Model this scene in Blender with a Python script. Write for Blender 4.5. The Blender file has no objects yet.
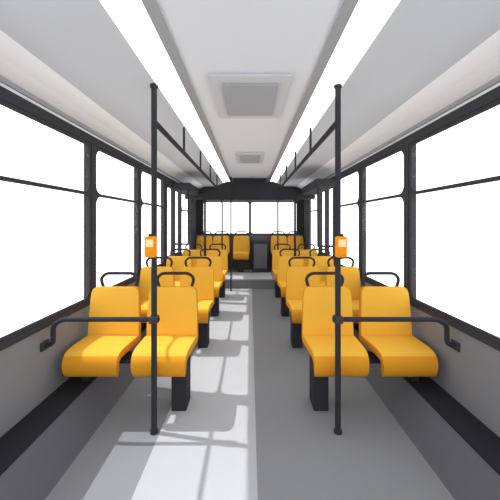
import bpy, bmesh, math
from mathutils import Vector
S=bpy.context.scene
S.view_settings.view_transform='Standard'
S.view_settings.look='None'

def lin(h):
    h=h.lstrip('#'); r=[int(h[i:i+2],16)/255 for i in (0,2,4)]
    return tuple(((c/12.92) if c<=.04045 else ((c+.055)/1.055)**2.4) for c in r)
def mat(name,col,rough=.7,noise=0.0,scale=40,emit=0,spec=.05,metal=0):
    m=bpy.data.materials.new(name); m.use_nodes=True
    nt=m.node_tree; b=nt.nodes['Principled BSDF']; c=lin(col)
    b.inputs['Base Color'].default_value=(*c,1)
    b.inputs['Roughness'].default_value=rough
    b.inputs['Metallic'].default_value=metal
    b.inputs['Specular IOR Level'].default_value=spec
    if noise:
        tc=nt.nodes.new('ShaderNodeTexCoord'); n=nt.nodes.new('ShaderNodeTexNoise'); n.inputs['Scale'].default_value=scale
        r=nt.nodes.new('ShaderNodeValToRGB')
        r.color_ramp.elements[0].position=.3; r.color_ramp.elements[1].position=.7
        r.color_ramp.elements[0].color=(*[x*(1-noise) for x in c],1)
        r.color_ramp.elements[1].color=(*[min(1,x*(1+noise)) for x in c],1)
        nt.links.new(tc.outputs['Object'],n.inputs['Vector']); nt.links.new(n.outputs['Fac'],r.inputs[0]); nt.links.new(r.outputs[0],b.inputs['Base Color'])
    if emit:
        b.inputs['Emission Color'].default_value=(1,1,1,1); b.inputs['Emission Strength'].default_value=emit
    return m
M=dict(
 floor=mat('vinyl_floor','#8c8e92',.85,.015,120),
 strip=mat('sunlit_pale_floor','#b9bbbf',.85,.01,120),  # aisle sunlight painted into the colour; also pale grey of the rear floor
 ceil=mat('ceiling_panel','#dde1e7',.8,.005),
 cove=mat('cove_panel','#c6cad0',.8,.005),
 hatch=mat('hatch_frame','#c9ccd1',.8,.01),
 hatch_in=mat('hatch_inner','#a6a9ae',.8,.01),
 trimw=mat('white_trim','#f4f6f9',.7,.01),
 gray=mat('gray_trim','#a2a3a6',.7,.01),
 wall=mat('wall_laminate','#88898d',.7,.01,60),
 dark=mat('dark_frame','#424247',.8,.01,60),
 darker=mat('dark_steel','#37373c',.65,.01,60),
 ledge_top=mat('ledge_top','#323237',.7,.02),
 ledge_side=mat('ledge_side','#66676c',.7,.02),
 rear=mat('rear_panel','#6a6a6d',.7,.02),
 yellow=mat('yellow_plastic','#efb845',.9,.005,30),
 yellow_shaded=mat('yellow_plastic_shaded','#e09a2c',.9,.005,30),  # seat shading painted in: darker copy of the yellow for lip and rim
 orange=mat('validator_orange','#f0961b',.5,.01),
 cream=mat('validator_screen','#ffe2a6',.5,.01),
 lamp=mat('lamp_diffuser','#ffffff',.6,0,emit=1.6),
)
g=bpy.data.materials.new('window_glass'); g.use_nodes=True; nt=g.node_tree; nt.nodes.clear()
o=nt.nodes.new('ShaderNodeOutputMaterial'); mx=nt.nodes.new('ShaderNodeMixShader'); t=nt.nodes.new('ShaderNodeBsdfTransparent'); gl=nt.nodes.new('ShaderNodeBsdfGlossy')
gl.inputs['Roughness'].default_value=.05; mx.inputs[0].default_value=.03
nt.links.new(t.outputs[0],mx.inputs[1]); nt.links.new(gl.outputs[0],mx.inputs[2]); nt.links.new(mx.outputs[0],o.inputs[0]); M['glass']=g

def obj(name,bm,m,parent=None,smooth=False):
    bmesh.ops.recalc_face_normals(bm,faces=bm.faces)
    me=bpy.data.meshes.new(name); bm.to_mesh(me); bm.free()
    for k in (m if isinstance(m,(list,tuple)) else [m]): me.materials.append(M[k])
    if smooth:
        for p in me.polygons: p.use_smooth=True
    ob=bpy.data.objects.new(name,me); S.collection.objects.link(ob)
    if parent: ob.parent=parent
    return ob
def empty(name,loc=(0,0,0)):
    e=bpy.data.objects.new(name,None); e.empty_display_size=.1; S.collection.objects.link(e); e.location=loc; return e
def addbox(bm,x0,x1,y0,y1,z0,z1,mi=0,bev=0):
    vs=[bm.verts.new((x,y,z)) for x in(x0,x1) for y in(y0,y1) for z in(z0,z1)]
    fs=[bm.faces.new([vs[i] for i in q]) for q in((0,1,3,2),(4,6,7,5),(0,4,5,1),(2,3,7,6),(0,2,6,4),(1,5,7,3))]
    for f in fs: f.material_index=mi
    if bev:
        es=list({e for f in fs for e in f.edges})
        r=bmesh.ops.bevel(bm,geom=es,offset=bev,segments=2,affect='EDGES',profile=.5)
        for f in r['faces']: f.material_index=mi
def box(name,x0,x1,y0,y1,z0,z1,m,parent=None,bev=0):
    bm=bmesh.new(); addbox(bm,min(x0,x1),max(x0,x1),y0,y1,z0,z1,0,bev); return obj(name,bm,m,parent)
def prism(bm,pts,axis,a0,a1,mi=0):
    def P(p,a): return (p[0],a,p[1]) if axis=='y' else (a,p[0],p[1])
    A=[bm.verts.new(P(p,a0)) for p in pts]; B=[bm.verts.new(P(p,a1)) for p in pts]
    n=len(pts); fs=[bm.faces.new(A),bm.faces.new(B[::-1])]
    for i in range(n): fs.append(bm.faces.new((A[i],B[i],B[(i+1)%n],A[(i+1)%n])))
    for f in fs: f.material_index=mi
def tube(name,pts,r,m,parent=None,segs=3):
    cu=bpy.data.curves.new(name,'CURVE'); cu.dimensions='3D'; cu.bevel_depth=r; cu.bevel_resolution=segs; cu.use_fill_caps=True
    sp=cu.splines.new('POLY'); sp.points.add(len(pts)-1)
    for i,p in enumerate(pts): sp.points[i].co=(*p,1)
    tmp=bpy.data.objects.new('t',cu); S.collection.objects.link(tmp)
    dg=bpy.context.evaluated_depsgraph_get(); dg.update()
    me=bpy.data.meshes.new_from_object(tmp.evaluated_get(dg)); bpy.data.objects.remove(tmp)
    me.name=name; me.materials.clear(); me.materials.append(M[m])
    for p in me.polygons: p.use_smooth=True
    ob=bpy.data.objects.new(name,me); S.collection.objects.link(ob)
    if parent: ob.parent=parent
    return ob
def fil(pts,r,n=6):
    P=[Vector(p) for p in pts]; out=[P[0]]
    for i in range(1,len(P)-1):
        a=(P[i-1]-P[i]); b=(P[i+1]-P[i]); rr=min(r,a.length*.49,b.length*.49)
        s=P[i]+a.normalized()*rr; e=P[i]+b.normalized()*rr
        for k in range(n+1):
            t=k/n; out.append(s*(1-t)**2+P[i]*2*t*(1-t)+e*t*t)
    out.append(P[-1]); return out

W=1.42; Y0=-1.9; Y1=7.9; CZ=2.395; WB=.76; WT=2.15; T=.06
# ---- floor (pale aisle strip: band of sunlight painted in as a lighter colour)
bm=bmesh.new()
addbox(bm,-W-T,W+T,Y0,Y1+T,-.05,0,0)
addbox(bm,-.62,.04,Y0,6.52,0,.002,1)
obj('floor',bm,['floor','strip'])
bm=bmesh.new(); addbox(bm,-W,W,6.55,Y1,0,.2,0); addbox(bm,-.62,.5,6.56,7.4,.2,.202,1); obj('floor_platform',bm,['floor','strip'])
box('trim_1',-W,W,6.53,6.55,.17,.2,'gray')
# ---- ceiling with coves
bm=bmesh.new()
addbox(bm,-.46,.46,Y0,Y1+T,CZ,CZ+.05,0)
addbox(bm,-W-T,W+T,Y0,Y1+T,CZ+.06,CZ+.1,0)
for s in(-1,1):
    prism(bm,[(s*.64,CZ),(s*1.20,2.375),(s*1.20,CZ+.06),(s*.64,CZ+.06)],'y',Y0,Y1+T,1)
    prism(bm,[(s*1.20,2.375),(s*1.33,2.335),(s*W,2.285),(s*(W+T),2.285),(s*(W+T),CZ+.06),(s*1.20,CZ+.06)],'y',Y0,Y1+T,2)
obj('ceiling',bm,['ceil','cove','trimw'])
for s,n in((-1,'2'),(1,'3')):
    bm=bmesh.new(); addbox(bm,min(s*.40,s*.458),max(s*.40,s*.458),Y0,Y1,CZ-.012,CZ)
    obj('trim_'+n,bm,'gray')
for s in(-1,1):
    bm=bmesh.new(); a,b=sorted((s*.462,s*.638)); addbox(bm,a,b,Y0,Y1,CZ-.005,CZ+.05)
    obj('ceiling_light_strip',bm,'lamp')
def hatch(name,hw,y0,y1):
    bm=bmesh.new(); z=CZ
    addbox(bm,-hw,hw,y0,y1,z-.02,z,0,.006)
    addbox(bm,-hw*.72,hw*.72,y0+.1,y1-.1,z-.035,z-.018,1,.006)
    obj(name,bm,['hatch','hatch_in'])
hatch('roof_hatch',.265,1.90,2.68); hatch('air_vent',.2,4.05,4.75)

# ---- walls
for s,n in((-1,'left'),(1,'right')):
    bm=bmesh.new()
    a,b=sorted((s*W,s*(W+T)))
    addbox(bm,a,b,Y0,Y1+T,0,WB-.04,0)
    addbox(bm,a,b,Y0,Y1+T,WT+.06,2.285,1)
    a,b=sorted((s*(W-.012),s*(W+T)))
    addbox(bm,a,b,Y0,Y1,WB-.04,WB,2)
    addbox(bm,a,b,Y0,Y1,WT,WT+.07,2)
    for k in range(9):
        yy=-1.9+1.15*k
        if yy<7.95: addbox(bm,a,b,yy-.03,yy+.03,WB,WT,2)
    addbox(bm,a,b,7.32,Y1,WB,WT,2)
    obj('wall_'+n,bm,['wall','trimw','dark'])
    bm=bmesh.new()
    prism(bm,[(s*(W-.001),0),(s*1.07,0),(s*1.22,.215),(s*(W-.001),.215)],'y',Y0,6.5,1)
    addbox(bm,*sorted((s*(W-.001),s*1.215)),Y0,6.5,.215,.225,0)
    obj('baseboard_'+n,bm,['ledge_top','ledge_side'])
    bm=bmesh.new(); addbox(bm,*sorted((s*(W-.018),s*W)),Y0,Y1,2.245,2.275,0)
    obj('trim_'+('4' if s<0 else '5'),bm,'gray')

def rrect(y0,y1,z0,z1,r,n=5):
    pts=[]
    for cy,cz,a in((y1-r,z1-r,0),(y0+r,z1-r,90),(y0+r,z0+r,180),(y1-r,z0+r,270)):
        for k in range(n+1):
            t=math.radians(a+90*k/n); pts.append((cy+r*math.cos(t),cz+r*math.sin(t)))
    return pts
def ring(bm,o,i,x0,x1,ax='x'):
    def P(p,a): return (a,p[0],p[1]) if ax=='x' else (p[0],a,p[1])
    L=[[bm.verts.new(P(p,a)) for p in q] for q,a in((o,x0),(o,x1),(i,x1),(i,x0))]
    n=len(o)
    for k in range(4):
        A,B=L[k],L[(k+1)%4]
        for j in range(n): bm.faces.new((A[j],B[j],B[(j+1)%n],A[(j+1)%n]))
wn=[0]
def window(fixed,y0,y1,z0,z1,ztr,ax='x',mg=.03,r=.08):
    wn[0]+=1
    e=empty('window_%d'%wn[0])
    bm=bmesh.new()
    parts=[(z0,ztr),(ztr,z1)] if ztr else [(z0,z1)]
    for a,b in parts:
        ring(bm,rrect(y0,y1,a,b,.002),rrect(y0+mg,y1-mg,a+mg*(.45 if a==ztr else 1),b-mg*(.45 if b==ztr else 1),r),fixed[0],fixed[1],ax)
    obj('frame',bm,'dark',e)
    bm=bmesh.new(); c=(fixed[0]+fixed[1])/2
    if ax=='x': vs=[(c,y0+.01,z0+.01),(c,y1-.01,z0+.01),(c,y1-.01,z1-.01),(c,y0+.01,z1-.01)]
    else: vs=[(y0+.01,c,z0+.01),(y1-.01,c,z0+.01),(y1-.01,c,z1-.01),(y0+.01,c,z1-.01)]
    bm.faces.new([bm.verts.new(v) for v in vs]); obj('glass_pane',bm,'glass',e)
for s in(-1,1):
    for k in range(8):
        y0=-1.9+1.15*k+.03; y1=y0+1.09
        a,b=sorted((s*(W-.006),s*(W+.006)))
        if y1>7.32: continue
        if k==6 : continue
        window((a,b),y0,y1,WB,WT,1.70)
for s,n in((-1,'1'),(1,'2')):
    e=empty('door_'+n); a,b=sorted((s*(W-.02),s*(W+.04)))
    bm=bmesh.new()
    for y0,y1 in((5.03,5.575),(5.575,6.12)):
        ring(bm,rrect(y0,y1,.762,2.148,.002),rrect(y0+.05,y1-.05,.85,2.06,.05),a,b)
    obj('door_leaf_frame',bm,'dark',e)
    bm=bmesh.new(); c=(a+b)/2; bm.faces.new([bm.verts.new(v) for v in((c,5.04,.8),(c,6.11,.8),(c,6.11,2.1),(c,5.04,2.1))]); obj('glass_pane',bm,'glass',e)
    y0=4.9 if s>0 else 5.4
    x0,x1=sorted((s*1.08,s*(W-.022)))
    bm=bmesh.new(); addbox(bm,x0,x1,y0,6.3,2.02,2.16,0,.01); obj('door_header',bm,'dark',e)
    tube('post_1',[(s*1.12,y0+.05,2.04),(s*1.12,y0+.05,1.05),(s*1.40,y0+.05,1.05)],.018,'darker',e)
# ---- rear wall
bm=bmesh.new()
addbox(bm,-W,W,Y1,Y1+T,.0,1.12,0)
addbox(bm,-W,W,Y1,Y1+T,2.0,CZ,1)
for s in(-1,1): addbox(bm,*sorted((s*1.26,s*W)),Y1,Y1+T,1.12,2.0,1)
obj('wall_back',bm,['rear','dark'])
window((Y1-.01,Y1+.04),-1.26,-.0,1.12,2.0,None,'y',.03,.05)
window((Y1-.01,Y1+.04),0,1.26,1.12,2.0,None,'y',.03,.05)
# ---- overhead bulkhead
e=empty('overhead_bulkhead')
bm=bmesh.new()
prism(bm,[(-1.0,1.92),(1.0,1.92),(1.05,2.07),(.5,2.31),(-.5,2.31),(-1.05,2.07)],'y',6.38,6.9)
obj('housing',bm,'darker',e)
bm=bmesh.new(); addbox(bm,-.36,.36,6.45,6.85,2.31,CZ-.005); obj('ceiling_mount',bm,'dark',e)
bm=bmesh.new()
for s in(-1,1): addbox(bm,*sorted((s*1.0,s*(W-.025))),6.42,6.6,1.95,2.05)
obj('side_bracket',bm,'dark',e)
def pole(x,y,z0,z1,r=.02):
    e=empty('grab_pole',(0,0,0))
    tube('shaft',[(x,y,z0),(x,y,z1)],r,'darker',e,segs=4)
    for z,h in((z0,.02),(z1-.02,.02)):
        bm=bmesh.new(); bmesh.ops.create_cone(bm,cap_ends=True,segments=20,radius1=r*1.35,radius2=r*1.35,depth=h)
        for v in bm.verts: v.co+=Vector((x,y,z+h/2))
        obj('flange',bm,'darker',e)
    return e
FP=2.065
pole(-.66,FP,0,CZ-.0); pole(.605,FP,0,CZ)
for x in(-.6,.6): pole(x,6.46,0,1.92,.016)
for x in(-.97,.97): pole(x,6.46,0,1.92,.024)
pole(-.40,6.3,0,CZ,.014); 
# ---- ceiling rails
for s,px in((-1,-.66),(1,.605)):
    e=empty('ceiling_grab_rail')
    tube('rail',[(px,FP,2.14),(px,6.3,2.14)],.02,'darker',e)
    for k,y in enumerate((3.0,4.0,5.0,6.0)):
        tube('hanger_%d'%(k+1),[(px,y,2.14),(px,y,CZ)],.012,'darker',e)
# ---- front barriers
for s,px in((-1,-.66),(1,.605)):
    e=empty('barrier_handrail'); y=FP
    pts=fil([(px-s*.035,y,.78),(s*1.29,y,.78),(s*1.355,y,.74),(s*1.355,y,.61),(s*1.416,y,.60)],.03)
    tube('rail',pts,.0165,'darker',e)
    bm=bmesh.new(); addbox(bm,px-.03,px+.03,y-.03,y+.03,.755,.805,0,.008); obj('clamp',bm,'dark',e)
    bm=bmesh.new(); addbox(bm,*sorted((s*1.405,s*1.419)),y-.04,y+.04,.57,.63,0,.004); obj('wall_plate',bm,'dark',e)
# ---- validators
for px in(-.66,.605):
    e=empty('ticket_validator')
    bm=bmesh.new(); addbox(bm,px-.037,px+.037,FP-.095,FP-.045,1.215,1.355,0,.012)
    addbox(bm,px-.024,px+.024,FP-.098,FP-.09,1.285,1.335,1,.002)
    addbox(bm,px-.02,px+.02,FP-.10,FP-.093,1.235,1.255,2,.002)
    obj('housing',bm,['orange','cream','orange'],e)
    bm=bmesh.new(); addbox(bm,px-.026,px+.026,FP-.05,FP-.0285,1.20,1.37,0,.006); obj('mount',bm,'darker',e)
# ---- seats
pth=[(0.085,.375,.188),(0.062,.39,.19),(.058,.425,.194),(.068,.443,.197),(.09,.451,.2),(.18,.450,.205),(.29,.446,.21),(.39,.443,.213),(.43,.448,.213),(.441,.465,.213),(.448,.56,.212),(.457,.67,.208),(.467,.77,.204),(.474,.83,.200),(.477,.862,.194),(.479,.88,.182),(.480,.892,.162)]
def shell(name,cx,cy,cz,parent):
    bm=bmesh.new(); us=[-1,-.975,-.88,-.5,0,.5,.88,.975,1]; N=len(us)-1; rows=[]
    for j,(y,z,hw) in enumerate(pth):
        rows.append([bm.verts.new((cx+u*hw,cy+y,cz+z)) for u in us])
    for j in range(len(rows)-1):
        for i in range(N):
            f=bm.faces.new((rows[j][i],rows[j][i+1],rows[j+1][i+1],rows[j+1][i]))
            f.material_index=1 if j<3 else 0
    ob=obj(name,bm,['yellow','yellow_shaded','yellow_shaded'],parent,True)
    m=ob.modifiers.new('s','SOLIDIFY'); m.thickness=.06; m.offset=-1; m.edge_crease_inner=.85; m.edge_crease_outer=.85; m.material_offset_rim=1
    m=ob.modifiers.new('b','SUBSURF'); m.levels=2; m.render_levels=2
    return ob
def handle(name,cx,cy,cz,parent):
    y=cy+.51
    pts=fil([(cx-.13,y,cz+.84),(cx-.165,y,cz+.955),(cx-.12,y,cz+1.0),(cx+.12,y,cz+1.0),(cx+.165,y,cz+.955),(cx+.13,y,cz+.84)],.06)
    tube(name,pts,.0135,'darker',parent)
def dseat(s,y,z=0.0,xs=(.655,1.145)):
    e=empty('double_passenger_seat')
    for k,x in enumerate(xs):
        shell('seat_shell_%d'%(k+1),s*x,y,z,e); handle('grab_handle_%d'%(k+1),s*x,y,z,e)
    bm=bmesh.new()
    x=s*(xs[0]-.11)
    addbox(bm,x-.058,x+.058,y+.17,y+.34,z,z+.385,0,.008)
    if z==0: addbox(bm,s*1.27-.03,s*1.27+.03,y+.18,y+.32,.226,.385,0,.006)
    else: addbox(bm,s*1.2-.03,s*1.2+.03,y+.18,y+.32,z,.385+z,0,.006)
    obj('pedestal',bm,'darker',e)
    bm=bmesh.new(); addbox(bm,*sorted((s*(xs[0]-.15),s*(xs[1]+.15))),y+.18,y+.33,z+.36,z+.395,0,.006); obj('cross_beam',bm,'darker',e)
for s in(-1,1):
    for k in range(4): dseat(s,2.125+1.15*k)
for s in(-1,1): dseat(s,7.3,.2,(.74,1.17))
def sseat(x,y,z):
    e=empty('passenger_seat'); shell('seat_shell',x,y,z,e); handle('grab_handle',x,y,z,e)
    bm=bmesh.new(); addbox(bm,x-.06,x+.06,y+.16,y+.34,z,z+.39,0,.008); obj('pedestal',bm,'darker',e)
sseat(-.22,7.3,.2)
bm=bmesh.new(); addbox(bm,.06,.46,7.45,7.88,.2,.98,0,.02); addbox(bm,.10,.42,7.44,7.452,.3,.9,1,.003); obj('engine_cover',bm,['dark','rear'])

# ---- light
w=bpy.data.worlds.new('World'); S.world=w; w.use_nodes=True
w.node_tree.nodes['Background'].inputs[0].default_value=(1,1,1,1); w.node_tree.nodes['Background'].inputs[1].default_value=2.15
L=bpy.data.lights.new('sun','SUN'); L.energy=2.9; L.angle=.01; L.color=(1,1,1)
lo=bpy.data.objects.new('sun',L); S.collection.objects.link(lo); lo.location=(-4,2,6)
lo.rotation_euler=Vector((1,-.2,-1.47)).to_track_quat('-Z','Y').to_euler()
# ---- camera
c=bpy.data.cameras.new('camera'); c.lens=21.6; c.sensor_width=36; c.shift_y=-.056; c.clip_start=.05
co=bpy.data.objects.new('camera',c); S.collection.objects.link(co); co.location=(0,0,1.45); co.rotation_euler=(math.radians(90),0,0)
S.camera=co
